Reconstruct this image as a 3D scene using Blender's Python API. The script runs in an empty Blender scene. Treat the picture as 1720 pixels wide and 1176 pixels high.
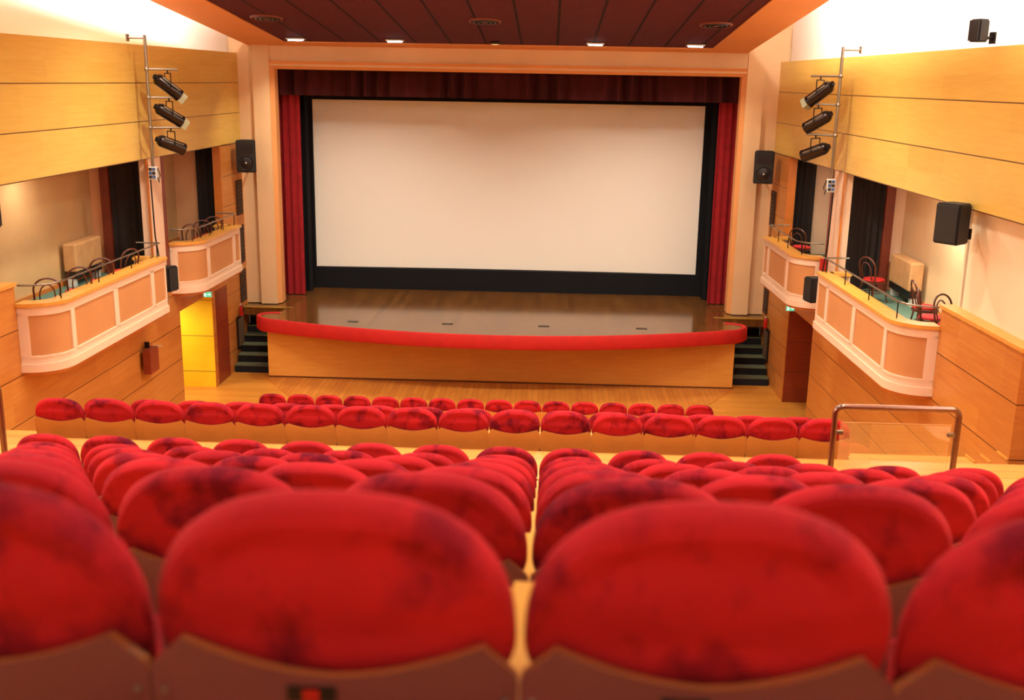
import bpy, bmesh, math, random
from mathutils import Vector, Matrix
random.seed(4)
S = bpy.context.scene
COL = S.collection
E = 6.7                      # eye height above the stalls floor
PI = math.pi

# ------------------------------------------------------------------ camera
cd = bpy.data.cameras.new('camera'); cam = bpy.data.objects.new('camera', cd); COL.objects.link(cam)
fpx = 1787.0
def V(a): return Vector(a)
fwc = V((66, -452, fpx)).normalized()
dnc = V((-123, 7052, fpx)); dnc = (dnc - fwc*dnc.dot(fwc)).normalized()
rtc = dnc.cross(fwc)
# rows: world axes expressed in camera axes (x right, y down, z into the picture)
Mr = Matrix((rtc, fwc, -dnc))
xa = Mr @ V((1, 0, 0)); ya = Mr @ V((0, -1, 0)); za = Mr @ V((0, 0, -1))
cam.matrix_world = Matrix(((xa.x, ya.x, za.x, 0), (xa.y, ya.y, za.y, 0), (xa.z, ya.z, za.z, E), (0, 0, 0, 1)))
cd.sensor_width = 36; cd.lens = fpx/1720*36; cd.clip_start = .05
cd.dof.use_dof = True; cd.dof.focus_distance = 20.0; cd.dof.aperture_fstop = 2.6
S.camera = cam

# ------------------------------------------------------------------ look
vs = S.view_settings; vs.view_transform = 'Standard'; vs.look = 'None'; vs.gamma = 1; vs.use_curve_mapping = False
vs.exposure = -0.08
w = bpy.data.worlds.new('world'); S.world = w; w.use_nodes = True
w.node_tree.nodes['Background'].inputs[0].default_value = (1, .75, .55, 1)
w.node_tree.nodes['Background'].inputs[1].default_value = 0.05

XC = -1.02
def zc(y): return 7.42 + .092*(24.4 - y)          # underside of the sloping ceiling raft
def area(name, loc, rot, sx, sy, power, col=(1, .72, .42), spread=PI):
    l = bpy.data.lights.new(name, 'AREA'); l.shape = 'RECTANGLE'; l.size = sx; l.size_y = sy
    l.energy = power; l.color = col; l.spread = spread
    o = bpy.data.objects.new(name, l); COL.objects.link(o); o.location = loc; o.rotation_euler = rot
    return o
WARM = (1, .93, .74)
# cove lamps hidden on top of the raft, washing the upper walls
for s, cx in ((-1, -6.65), (1, 4.25)):
    area('cove_lamp', (cx, 13, zc(13)+.22), (math.radians(5.3), s*math.radians(-72), 0), .3, 24, 1250, (.97, .97, .90))
# rows of unseen ceiling downlights, added to light the seats and front wall
for yy, pw in ((-1.0, 26), (4.0, 55), (9.0, 66), (14.0, 58), (17.2, 165)):
    for xx in (-5.0, -2.35, .3, 2.95):
        area('downlight_lamp', (xx, yy, zc(yy)-.04), (0, 0, 0), .45, .25, pw, WARM, math.radians(150 if yy > 17 else 125))
# the four lights at the stage end of the ceiling
for xx in (-5.53, -3.38, .92, 3.05):
    area('stage_lamp', (xx, 23.45, 7.46), (math.radians(14), 0, 0), .3, .16, 50, (1, .94, .74), math.radians(106))
# loggia lamps
for s, pw in ((-1, 20), (1, 60)):
    for yy in (16.9, 21.9):
        area('loggia_lamp', (XC+s*7.0, yy, 5.17), (0, 0, 0), .2, .2, pw if yy < 20 else pw*.5, WARM)
area('passage_lamp', (-8.3, 21.5, 2.0), (0, 0, 0), .3, .8, 42, (1, .9, .6))

# ------------------------------------------------------------------ helpers
def lin(c):
    c = c/255.0
    return c/12.92 if c <= .04045 else ((c+.055)/1.055)**2.4
def rgb(r, g, b): return (lin(r), lin(g), lin(b), 1)

class NT:
    def __init__(s, name):
        s.m = bpy.data.materials.new(name); s.m.use_nodes = True; s.t = s.m.node_tree
        s.b = s.t.nodes['Principled BSDF']
    def n(s, kind, **kw):
        x = s.t.nodes.new(kind)
        for k, v in kw.items(): setattr(x, k, v)
        return x
    def l(s, a, b): s.t.links.new(a, b)
    def math(s, op, a, b=None):
        x = s.n('ShaderNodeMath', operation=op)
        for i, q in enumerate((a, b)):
            if q is None: continue
            if isinstance(q, (int, float)): x.inputs[i].default_value = q
            else: s.l(q, x.inputs[i])
        return x.outputs[0]
    def mix(s, f, a, b, mode='MIX'):
        x = s.n('ShaderNodeMix', data_type='RGBA', blend_type=mode)
        for sock, q in ((x.inputs[0], f), (x.inputs[6], a), (x.inputs[7], b)):
            if isinstance(q, (int, float)): sock.default_value = q
            elif isinstance(q, tuple): sock.default_value = q
            else: s.l(q, sock)
        return x.outputs[2]
    def pos(s, obj=False):
        if obj: return s.n('ShaderNodeTexCoord').outputs['Object']
        return s.n('ShaderNodeNewGeometry').outputs['Position']
    def mapping(s, v, scale=(1, 1, 1), loc=(0, 0, 0)):
        x = s.n('ShaderNodeMapping'); x.inputs['Scale'].default_value = scale; x.inputs['Location'].default_value = loc
        s.l(v, x.inputs['Vector']); return x.outputs[0]
    def noise(s, v, scale, detail=3, rough=.5):
        x = s.n('ShaderNodeTexNoise'); x.inputs['Scale'].default_value = scale
        x.inputs['Detail'].default_value = detail; x.inputs['Roughness'].default_value = rough
        s.l(v, x.inputs['Vector']); return x.outputs['Fac']
    def ramp(s, f, a, b):
        x = s.n('ShaderNodeMapRange'); x.inputs['From Min'].default_value = a; x.inputs['From Max'].default_value = b
        s.l(f, x.inputs['Value']); return x.outputs[0]

def plain(name, col, rough=.6, metal=0, var=.06, scale=6, bump=0):
    q = NT(name)
    f = q.noise(q.pos(True), scale, 3)
    d = tuple(c*(1-var*3) for c in col[:3])+(1,)
    q.l(q.mix(q.ramp(f, .3, .7), d, col), q.b.inputs['Base Color'])
    q.b.inputs['Roughness'].default_value = rough; q.b.inputs['Metallic'].default_value = metal
    if bump:
        bn = q.n('ShaderNodeBump'); bn.inputs['Strength'].default_value = bump; bn.inputs['Distance'].default_value = .01
        q.l(q.noise(q.pos(True), scale*15, 2), bn.inputs['Height']); q.l(bn.outputs[0], q.b.inputs['Normal'])
    return q.m

def emit(name, col, st):
    q = NT(name); q.b.inputs['Base Color'].default_value = col
    q.b.inputs['Emission Color'].default_value = col; q.b.inputs['Emission Strength'].default_value = st
    return q.m

def wood_wall(name, c1, c2, z0, mod=.67, rough=.35, joint=(.12, .03, .008, 1)):
    """horizontal veneer boards running along Y, joints every mod metres"""
    q = NT(name); p = q.pos()
    sx = q.n('ShaderNodeSeparateXYZ'); q.l(p, sx.inputs[0])
    zz = q.math('DIVIDE', q.math('SUBTRACT', sx.outputs[2], z0), mod)
    row = q.math('FLOOR', zz)
    along = q.math('ADD', sx.outputs[1], q.math('MULTIPLY', sx.outputs[0], 1.0))
    cell = q.math('FLOOR', q.math('ADD', q.math('DIVIDE', along, 1.35), q.math('MULTIPLY', row, .37)))
    cb = q.n('ShaderNodeCombineXYZ'); q.l(cell, cb.inputs[0]); q.l(row, cb.inputs[1])
    half = q.math('FLOOR', q.math('MULTIPLY', zz, 2)); q.l(half, cb.inputs[2])
    wn = q.n('ShaderNodeTexWhiteNoise', noise_dimensions='3D'); q.l(cb.outputs[0], wn.inputs['Vector'])
    gr = q.noise(q.mapping(p, (1.5, .9, 14)), 1.6, 4, .6)
    f = q.math('ADD', q.math('MULTIPLY', wn.outputs['Value'], .45), q.math('MULTIPLY', q.ramp(gr, .3, .7), .55))
    c = q.mix(f, c1, c2)
    fr = q.math('FRACT', zz)
    ln = q.math('LESS_THAN', fr, .022)
    q.l(q.mix(ln, c, joint), q.b.inputs['Base Color'])
    q.b.inputs['Roughness'].default_value = rough
    return q.m

def planks(name, c1, c2, axis, width=.12, rough=.35, line=.35):
    """floor boards; axis 0: boards run along X, 1: along Y"""
    q = NT(name); p = q.pos()
    sx = q.n('ShaderNodeSeparateXYZ'); q.l(p, sx.inputs[0])
    cross = q.math('DIVIDE', sx.outputs[1-axis], width)
    row = q.math('FLOOR', cross)
    al = q.math('FLOOR', q.math('ADD', q.math('DIVIDE', sx.outputs[axis], 1.6), q.math('MULTIPLY', row, .413)))
    cb = q.n('ShaderNodeCombineXYZ'); q.l(row, cb.inputs[0]); q.l(al, cb.inputs[1])
    wn = q.n('ShaderNodeTexWhiteNoise', noise_dimensions='3D'); q.l(cb.outputs[0], wn.inputs['Vector'])
    sc = (1, 10, 1) if axis == 0 else (10, 1, 1)
    gr = q.noise(q.mapping(p, sc), 1.5, 3)
    f = q.math('ADD', q.math('MULTIPLY', wn.outputs['Value'], .6), q.math('MULTIPLY', q.ramp(gr, .3, .7), .4))
    c = q.mix(f, c1, c2)
    ln = q.math('LESS_THAN', q.math('FRACT', cross), .05)
    dk = tuple(v*line for v in c1[:3])+(1,)
    q.l(q.mix(ln, c, dk), q.b.inputs['Base Color'])
    q.b.inputs['Roughness'].default_value = rough
    return q.m

def velvet(name, col, dark):
    q = NT(name)
    oi = q.n('ShaderNodeObjectInfo')
    tc = q.pos(True)
    ad = q.n('ShaderNodeVectorMath', operation='ADD'); q.l(tc, ad.inputs[0])
    mu = q.math('MULTIPLY', oi.outputs['Random'], 37.0); cb = q.n('ShaderNodeCombineXYZ')
    for i in range(3): q.l(mu, cb.inputs[i])
    q.l(cb.outputs[0], ad.inputs[1])
    f1 = q.ramp(q.noise(q.mapping(ad.outputs[0], (1, 1, .7)), 5.5, 4, .6), .50, .64)
    f2 = q.ramp(q.noise(ad.outputs[0], 2.6, 2), .35, .7)
    f = q.math('ADD', q.math('MULTIPLY', f1, .62), q.math('MULTIPLY', f2, .34))
    q.l(q.mix(f, col, dark), q.b.inputs['Base Color'])
    q.b.inputs['Roughness'].default_value = .9
    q.b.inputs['Sheen Weight'].default_value = .16; q.b.inputs['Sheen Roughness'].default_value = .35
    q.b.inputs['Sheen Tint'].default_value = (1, .25, .2, 1)
    q.b.inputs['Specular IOR Level'].default_value = .1
    return q.m

M = {}
M['band'] = wood_wall('beech_band', rgb(230, 192, 98), rgb(214, 168, 74), 5.195)
M['lowwall'] = wood_wall('beech_lower_wall', rgb(210, 140, 66), rgb(184, 106, 46), 3.84-.67*6)
M['redwood'] = wood_wall('reddish_veneer', rgb(150, 62, 34), rgb(128, 46, 24), 0)
M['yellow'] = wood_wall('yellow_lacquer', rgb(240, 212, 44), rgb(230, 198, 32), .35, .8, joint=(.35, .2, .02, 1))
M['beech'] = plain('beech_trim', rgb(226, 158, 70), .35, var=.05)
M['frame_wood'] = plain('frame_wood', rgb(205, 118, 45), .4)
M['red_frame'] = plain('red_brown_frame', rgb(128, 52, 30), .5)
M['peach'] = plain('peach_plaster', rgb(230, 192, 148), .85, var=.02, scale=2)
M['peach3'] = plain('near_wall_plaster', rgb(246, 220, 186), .85, var=.01, scale=2)
M['peach2'] = plain('salmon_plaster', rgb(232, 172, 128), .85, var=.03, scale=2)
M['pink'] = plain('pale_pink_plaster', rgb(236, 200, 172), .8, var=.01, scale=2)
M['panel'] = plain('balcony_panel', rgb(204, 138, 84), .8, var=.02, scale=3)
M['tan'] = plain('tan_plaster', rgb(214, 168, 116), .85, var=.04, scale=1.5)
M['white'] = plain('white_plaster', rgb(250, 240, 232), .9, var=.0)
M['soffit'] = plain('raft_border', rgb(235, 160, 96), .85, var=.02, scale=1)
M['floor_x'] = planks('stalls_boards_across', rgb(222, 150, 62), rgb(200, 124, 44), 0, .14)
M['floor_y'] = planks('stalls_boards_along', rgb(218, 142, 60), rgb(190, 108, 42), 1, .12)
M['tier'] = planks('tier_boards', rgb(232, 170, 88), rgb(218, 150, 66), 0, .2)
M['stage_floor'] = planks('varnished_stage_boards', rgb(126, 82, 38), rgb(92, 54, 26), 1, .14, .13)
M['stage_front'] = wood_wall('stage_front_veneer', rgb(228, 165, 76), rgb(212, 142, 60), 0, 2.0)
M['green'] = plain('green_carpet', rgb(96, 128, 112), .95, var=.05, scale=10)
M['stair'] = plain('dark_green_stair', rgb(24, 24, 32), .95, var=.06)
M['tread'] = plain('green_tread', rgb(96, 98, 70), .9, var=.08, scale=9)
M['velvet'] = velvet('red_velvet', rgb(198, 40, 48), rgb(88, 15, 38))
M['fascia'] = plain('red_fascia', rgb(196, 26, 20), .8, var=.03)
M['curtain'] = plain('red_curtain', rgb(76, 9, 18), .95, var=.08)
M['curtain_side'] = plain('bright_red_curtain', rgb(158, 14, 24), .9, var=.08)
M['black'] = plain('black_drape', rgb(7, 6, 14), .95, var=.05)
M['darkcurt'] = plain('charcoal_curtain', rgb(44, 34, 34), .9, var=.08)
M['screen'] = plain('screen_white', rgb(252, 246, 238), .75, var=0)
M['shell_far'] = plain('beech_shell', rgb(216, 142, 66), .38, var=.04)
M['shell_near'] = plain('brown_shell', rgb(128, 74, 80), .4, var=.04)
M['shell_rim'] = plain('shell_rim', rgb(190, 120, 70), .4)
M['metal'] = plain('grey_metal', rgb(150, 140, 130), .3, .9, var=.02)
M['darkmetal'] = plain('dark_metal', rgb(40, 32, 32), .35, .6)
M['bronze'] = plain('brown_tube', rgb(150, 116, 104), .22, .95, var=.02)
M['speaker'] = plain('speaker_black', rgb(22, 18, 20), .6, bump=.3, scale=20)
M['speaker2'] = plain('speaker_grille', rgb(36, 32, 30), .7)
M['chairwood'] = plain('bentwood_brown', rgb(96, 42, 26), .35)
M['chairseat'] = plain('red_seat_pad', rgb(196, 26, 22), .8)
M['gold'] = plain('brass_trim', rgb(200, 168, 70), .35, .6)
M['grille'] = plain('dark_grille', rgb(66, 40, 30), .7)
M['spot_body'] = plain('spot_body', rgb(52, 40, 36), .25, .7)
M['spot_gel'] = plain('grey_filter_frame', rgb(170, 168, 140), .5)
M['lamp'] = emit('lamp_glow', (1, .92, .88, 1), 9)
M['cove'] = emit('cove_glow', (1, .85, .65, 1), 6)
M['dim_lamp'] = emit('dim_lamp', (1, .6, .25, 1), 1.2)
M['exit'] = emit('exit_green', (.10, .62, .36, 1), .9)
M['exitw'] = emit('exit_white', (.8, 1, .85, 1), 1.2)
M['blue'] = plain('blue_socket', rgb(60, 90, 150), .4)
M['wht'] = plain('white_plastic', rgb(225, 220, 215), .4)
M['redpaint'] = plain('red_enamel', rgb(190, 24, 22), .3)
M['poster'] = plain('framed_sheet', rgb(112, 86, 60), .8, var=.12, scale=14)
M['boxbrown'] = plain('red_brown_box', rgb(150, 62, 34), .5)
M['foot'] = plain('floor_socket_cover', rgb(52, 50, 40), .4, .4)
M['convector'] = plain('convector_casing', rgb(214, 160, 108), .6)
M['plate'] = plain('black_plate', rgb(20, 14, 20), .4)
# ceiling tiles
def tile_mat():
    q = NT('brown_ceiling_tiles'); p = q.pos(); sx = q.n('ShaderNodeSeparateXYZ'); q.l(p, sx.inputs[0])
    a = q.math('LESS_THAN', q.math('FRACT', q.math('DIVIDE', q.math('ADD', sx.outputs[0], 20.06), .775)), .06)
    b = q.math('LESS_THAN', q.math('FRACT', q.math('DIVIDE', sx.outputs[1], .6)), .02)
    gr = q.noise(q.mapping(p, (8, 1, 1)), 2, 3)
    c = q.mix(gr, rgb(98, 36, 52), rgb(78, 24, 42))
    c = q.mix(q.math('MULTIPLY', b, .35), c, rgb(34, 12, 20))
    c = q.mix(a, c, rgb(34, 12, 22))
    q.l(c, q.b.inputs['Base Color']); q.b.inputs['Roughness'].default_value = .8; q.b.inputs['Specular IOR Level'].default_value = .15
    return q.m
M['tiles'] = tile_mat()
# clear glass
q = NT('clear_glass'); q.b.inputs['Base Color'].default_value = (.98, 1, .98, 1)
q.b.inputs['Transmission Weight'].default_value = 1; q.b.inputs['Roughness'].default_value = .0; q.b.inputs['IOR'].default_value = 1.45
q.b.inputs['Alpha'].default_value = .25
M['glass'] = q.m

def bm_new(): return bmesh.new()
def obj(name, bm, mat, parent=None, smooth=False, loc=None):
    me = bpy.data.meshes.new(name); bmesh.ops.recalc_face_normals(bm, faces=bm.faces[:]); bm.to_mesh(me); bm.free()
    if isinstance(mat, (list, tuple)):
        for m in mat: me.materials.append(m)
    else: me.materials.append(mat)
    if smooth:
        for p in me.polygons: p.use_smooth = True
        me.set_sharp_from_angle(angle=math.radians(45))
    o = bpy.data.objects.new(name, me); COL.objects.link(o)
    if parent: o.parent = parent
    if loc: o.location = loc
    return o
def tag(o, label, cat, group=None):
    o['label'] = label; o['category'] = cat
    if group: o['group'] = group
    return o
def thing(name, label, cat, loc=(0, 0, 0), rz=0, group=None):
    o = bpy.data.objects.new(name, None); COL.objects.link(o); o.location = loc; o.rotation_euler = (0, 0, rz)
    o.empty_display_size = .1
    return tag(o, label, cat, group)
def struct(o): o['kind'] = 'structure'; return o

def box(bm, x0, x1, y0, y1, z0, z1, mi=0):
    vs_ = [bm.verts.new(p) for p in ((x0, y0, z0), (x1, y0, z0), (x1, y1, z0), (x0, y1, z0), (x0, y0, z1), (x1, y0, z1), (x1, y1, z1), (x0, y1, z1))]
    for f in ((0, 3, 2, 1), (4, 5, 6, 7), (0, 1, 5, 4), (1, 2, 6, 5), (2, 3, 7, 6), (3, 0, 4, 7)):
        fc = bm.faces.new([vs_[i] for i in f]); fc.material_index = mi
    return vs_
def bxo(name, d, mat, parent=None, bev=0):
    bm = bm_new(); box(bm, *d)
    if bev: bmesh.ops.bevel(bm, geom=bm.edges[:], offset=bev, segments=2, affect='EDGES', profile=.5)
    return obj(name, bm, mat, parent)
def hexa(bm, pts):
    """8 points: bottom quad then top quad"""
    v = [bm.verts.new(p) for p in pts]
    for f in ((0, 3, 2, 1), (4, 5, 6, 7), (0, 1, 5, 4), (1, 2, 6, 5), (2, 3, 7, 6), (3, 0, 4, 7)): bm.faces.new([v[i] for i in f])
def tube(bm, pts, r, n=8, cap=True, rr=None):
    pts = [V(p) for p in pts]; rings = []
    up = V((0, 0, 1)); prev = None
    for i, p in enumerate(pts):
        if i == 0: d = pts[1]-p
        elif i == len(pts)-1: d = p-pts[i-1]
        else: d = (pts[i+1]-p).normalized()+(p-pts[i-1]).normalized()
        d.normalize()
        if prev is None:
            a = up if abs(d.dot(up)) < .95 else V((1, 0, 0))
            u = (a-d*a.dot(d)).normalized()
        else: u = (prev-d*prev.dot(d)).normalized()
        prev = u; v2 = d.cross(u); R = r if rr is None else rr[i]
        rings.append([bm.verts.new(p+(u*math.cos(2*PI*k/n)+v2*math.sin(2*PI*k/n))*R) for k in range(n)])
    for a, b in zip(rings, rings[1:]):
        for k in range(n): bm.faces.new((a[k], a[(k+1) % n], b[(k+1) % n], b[k]))
    if cap: bm.faces.new(rings[0][::-1]); bm.faces.new(rings[-1])
def lathe(bm, prof, n=20, c=(0, 0, 0)):
    rings = []
    for r, z in prof:
        if r < 1e-5: rings.append([bm.verts.new((c[0], c[1], c[2]+z))]*n)
        else: rings.append([bm.verts.new((c[0]+r*math.cos(2*PI*k/n), c[1]+r*math.sin(2*PI*k/n), c[2]+z)) for k in range(n)])
    for a, b in zip(rings, rings[1:]):
        for k in range(n):
            q4 = []
            for x in (a[k], a[(k+1) % n], b[(k+1) % n], b[k]):
                if x not in q4: q4.append(x)
            if len(q4) > 2:
                try: bm.faces.new(q4)
                except ValueError: pass
def rounded(pts, r, seg=5):
    """round the inner corners of a polyline"""
    pts = [V(p) for p in pts]; out = [pts[0]]
    for i in range(1, len(pts)-1):
        a = (pts[i-1]-pts[i]).normalized()*r+pts[i]; b = (pts[i+1]-pts[i]).normalized()*r+pts[i]
        for k in range(seg+1):
            t = k/seg; out.append(a*(1-t)**2+pts[i]*2*t*(1-t)+b*t*t)
    out.append(pts[-1]); return out

# wall side frame: s = -1 left, +1 right; 'out' grows away from the hall
def WX(s, out, y): return XC + s*(6.17+out+.022*(24.8-y))
def slab(bm, s, o0, o1, y0, y1, z0, z1):
    hexa(bm, [(WX(s, o0, y0), y0, z0), (WX(s, o1, y0), y0, z0), (WX(s, o1, y1), y1, z0), (WX(s, o0, y1), y1, z0),
              (WX(s, o0, y0), y0, z1), (WX(s, o1, y0), y0, z1), (WX(s, o1, y1), y1, z1), (WX(s, o0, y1), y1, z1)])
def slo(name, s, d, mat, parent=None):
    bm = bm_new(); slab(bm, s, *d); return obj(name, bm, mat, parent)
SD = {-1: 'left', 1: 'right'}
LR = {-1: 'left', 1: 'right'}

# ------------------------------------------------------------------ floors and tiers
ROWS = [1.35+1.125*k for k in range(7)]
TOPZ = [6.144, 5.745, 5.341, 4.943, 4.554, 4.170, 3.834]
SH = .85
FZ = [t-SH for t in TOPZ]                        # floors of the seven upper rows; last = cross aisle
P = .54
bm = bm_new()
xl, xr = XC-7.6, XC+7.6
box(bm, xl, xr, -2.6, ROWS[0]-.14, -.2, FZ[0]+.4)
for k in range(7):
    y1 = ROWS[k+1]-.14 if k < 6 else 10.42
    box(bm, xl, xr, ROWS[k]-.14, y1, -.2, FZ[k])
o = struct(obj('floor', bm, M['tier']))
YA, YB, YF = 10.72, 11.87, 19.3
FA, FB = 2.50, 2.15
bm = bm_new()
for y0, y1, z in ((10.42, 11.73, FA), (11.73, 13.0, FB), (13.0, 14.1, 1.65), (14.1, 15.2, 1.15), (15.2, 16.3, .6)):
    box(bm, xl, xr, y0, y1, -.2, z)
struct(obj('floor.001', bm, M['tier']))
struct(bxo('floor.002', (xl, xr, 16.3, 26, -.2, 0), M['floor_x']))
# boards laid lengthways before the stage (inlaid trapezoid)
bm = bm_new()
v = [bm.verts.new(p) for p in ((-4.6, 20.4, .004), (2.6, 20.4, .004), (4.3, 23.3, .004), (-6.4, 23.3, .004))]
bm.faces.new(v)
r = bmesh.ops.extrude_face_region(bm, geom=bm.faces[:])
bmesh.ops.translate(bm, vec=(0, 0, .004), verts=[x for x in r['geom'] if isinstance(x, bmesh.types.BMVert)])
struct(obj('floor.003', bm, M['floor_y']))

# ------------------------------------------------------------------ side walls
OY0, OY1, OY2, OY3 = 14.25, 19.35, 20.15, 23.45       # openings
LZ = 3.02                                             # loggia floor
for s in (-1, 1):
    sd = SD[s]
    bm = bm_new()
    slab(bm, s, 0, .15, 11.9, 14.35, -.1, 3.80)       # higher wood parapet wall
    slab(bm, s, 0, .15, 14.35, 20.5, -.1, 3.0)
    slab(bm, s, 0, .15, 20.5, 22.42, 2.12, 3.0)      # above the door
    slab(bm, s, 0, .15, 22.42, 23.45, -.1, 3.0)
    slab(bm, s, 0, .15, 23.45, 25.0, -.1, 5.2)        # wooden pier
    slab(bm, s, .15, .6, 11.9, 12.0, -.1, 3.80)
    slab(bm, s, .6, .7, -2.6, 12.0, -.1, 5.2)
    struct(obj('wall_'+sd, bm, M['lowwall']))
    struct(slo('trim_%d' % (1 if s < 0 else 2), s, (-.03, .17, 11.88, 14.37, 3.80, 3.85), M['beech']))
    bm = bm_new()
    slab(bm, s, 0, .2, -2.6, 25.0, 5.195, 7.2)
    struct(obj('wall_%s_band' % sd, bm, M['band']))
    bm = bm_new()
    slab(bm, s, .17, .3, -2.6, 14.2, 3.80, 5.2)
    slab(bm, s, .17, 1.3, 14.12, 14.25, 2.9, 5.2)
    struct(obj('wall_%s_plaster' % sd, bm, M['peach3']))
    bm = bm_new()
    slab(bm, s, .22, .4, -2.6, 25.0, 7.0, 10.6)
    struct(obj('wall_%s_upper' % sd, bm, M['white']))
    # pale column between the two openings
    struct(slo('wall_%s_column' % sd, s, (0, .16, OY1, OY1+.62, 2.4, 5.2), M['pink']))
    struct(slo('trim_%d' % (3 if s < 0 else 4), s, (-.012, .02, OY1-.04, OY1, 2.9, 5.2), M['frame_wood']))
    struct(slo('trim_%d' % (5 if s < 0 else 6), s, (0, .16, OY1+.62, OY2, 2.9, 5.2), M['red_frame']))
    struct(slo('trim_%d' % (7 if s < 0 else 8), s, (-.015, .16, OY3-.07, OY3, 2.9, 5.2), M['frame_wood']))
    if s < 0: struct(slo('trim_18', s, (-.006, .01, 22.62, 23.42, 0, 2.12), M['redwood']))
    # loggia box
    bm = bm_new(); slab(bm, s, .02, 1.3, OY0+.12, 25.0, 2.72, LZ); struct(obj('floor_%s_loggia' % sd, bm, M['green']))
    bm = bm_new(); slab(bm, s, 1.25, 1.4, OY0-.1, 25.0, 2.9, 5.3); struct(obj('wall_%s_loggia' % sd, bm, M['tan'] if s < 0 else M['peach']))
    bm = bm_new(); slab(bm, s, .15, 1.3, OY0-.1, 25.0, 5.2, 5.3); struct(obj('ceiling_%s_loggia' % sd, bm, M['tan']))
    # baseboard
    struct(slo('baseboard_'+sd, s, (1.22, 1.25, OY0, 25, LZ, LZ+.07), M['frame_wood']))
    # partitions with a curtained doorway
    bm = bm_new()
    slab(bm, s, 1.02, 1.25, 19.7, 19.85, LZ, 5.2)
    slab(bm, s, .3, 1.25, 24.0, 24.1, LZ, 5.2)
    struct(obj('wall_%s_partition' % sd, bm, M['peach2'] if s < 0 else M['pink']))
    struct(slo('trim_%d' % (9 if s < 0 else 10), s, (.88, 1.04, 19.64, 19.72, LZ, 5.2), M['red_frame']))
    # passage behind the doorway at stalls level
    pm = M['yellow'] if s < 0 else M['redwood']
    bm = bm_new()
    slab(bm, s, .001, 2.6, 22.40, 22.55, 0, 2.119)
    slab(bm, s, 2.6, 2.7, 20.3, 22.55, 0, 2.2)
    struct(obj('wall_%s_passage' % sd, bm, pm))
    bm = bm_new(); slab(bm, s, .15, 2.6, 20.35, 20.5, 0, 2.2); slab(bm, s, .15, 2.7, 20.35, 22.55, 2.12, 2.3)
    struct(obj('ceiling_%s_passage' % sd, bm, M['lowwall']))
    bm = bm_new(); slab(bm, s, .05, 2.7, 20.35, 22.55, -.2, .003); struct(obj('floor_%s_passage' % sd, bm, M['floor_x']))
    bm = bm_new(); slab(bm, s, -.012, -.002, 22.40, 22.45, 0.003, 2.118); struct(obj('trim_%d' % (11 if s < 0 else 12), bm, M['frame_wood']))
# back wall and end wall of the hall
struct(bxo('wall_back', (xl-.6, xr+.6, -2.8, -2.6, -.2, 10.6), M['peach']))

# ------------------------------------------------------------------ proscenium
bm = bm_new()
for s in (-1, 1):
    a, b = sorted((XC+s*5.42, XC+s*6.35)); box(bm, a, b, 24.95, 25.25, 1.4, 7.9)
    a, b = sorted((XC+s*5.42, XC+s*5.80)); box(bm, a, b, 24.84, 24.95, 1.4, 7.45)
box(bm, XC-5.42, XC+5.42, 24.95, 25.25, 6.93, 7.9)
box(bm, XC-5.42, XC+5.42, 24.90, 24.95, 6.93, 7.45)
box(bm, XC-7.6, XC+7.6, 25.25, 25.35, 7.0, 10.6)
for s in (-1, 1):
    a, b = sorted((XC+s*5.9, XC+s*6.7)); box(bm, a, b, 25.0, 25.25, 7.2, 10.6)
struct(obj('wall_front', bm, M['peach']))
# splayed inner reveal round the opening
bm = bm_new()
def frame_ring(h, z, y): return [(XC-h, y, 1.4), (XC-h, y, z), (XC+h, y, z), (XC+h, y, 1.4)]
ra = frame_ring(5.46, 7.04, 24.84); rb = frame_ring(5.33, 6.86, 25.0); rc_ = frame_ring(5.33, 6.86, 25.3); rd = frame_ring(5.46, 7.04, 25.3)
R = [[bm.verts.new(p) for p in r_] for r_ in (ra, rb, rc_, rd)]
for i in range(4):
    A, B = R[i], R[(i+1) % 4]
    for k in range(3): bm.faces.new((A[k], A[k+1], B[k+1], B[k]))
struct(obj('trim_13', bm, M['soffit']))
# ledge under the pilasters
for i, s in enumerate((-1, 1)):
    bm = bm_new(); a, b = sorted((XC+s*4.95, XC+s*6.2)); box(bm, a, b, 24.45, 25.3, 1.2, 1.38)
    struct(obj('trim_%d' % (14+i), bm, M['stage_floor']))
    bm = bm_new(); a, b = sorted((XC+s*4.95, XC+s*6.2)); box(bm, a, b, 24.42, 24.5, 1.38, 1.405)
    struct(obj('trim_%d' % (16+i), bm, M['gold']))

# ------------------------------------------------------------------ ceiling raft
bm = bm_new()
def raft(bm, x0, x1, y0, y1, dz0, dz1):
    hexa(bm, [(x0, y0, zc(y0)+dz0), (x1, y0, zc(y0)+dz0), (x1, y1, zc(y1)+dz0), (x0, y1, zc(y1)+dz0),
              (x0, y0, zc(y0)+dz1), (x1, y0, zc(y0)+dz1), (x1, y1, zc(y1)+dz1), (x0, y1, zc(y1)+dz1)])
CXL, CXR = -5.93, 3.50
raft(bm, CXL, CXR, -2.6, 24.25, .02, .10); struct(obj('ceiling', bm, M['tiles']))
bm = bm_new()
raft(bm, -6.92, CXL, -2.6, 24.95, 0, .14); raft(bm, CXR, 4.38, -2.6, 24.95, 0, .14); raft(bm, CXL, CXR, 24.25, 24.95, 0, .14)
struct(obj('ceiling.001', bm, M['soffit']))
bm = bm_new(); hexa(bm, [(xl-.3, -2.8, zc(-2.8)+1.0), (xr+.3, -2.8, zc(-2.8)+1.0), (xr+.3, 25.3, zc(25.3)+1.3), (xl-.3, 25.3, zc(25.3)+1.3),
                         (xl-.3, -2.8, zc(-2.8)+1.1), (xr+.3, -2.8, zc(-2.8)+1.1), (xr+.3, 25.3, zc(25.3)+1.4), (xl-.3, 25.3, zc(25.3)+1.4)])
struct(obj('ceiling.002', bm, M['white']))

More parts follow.
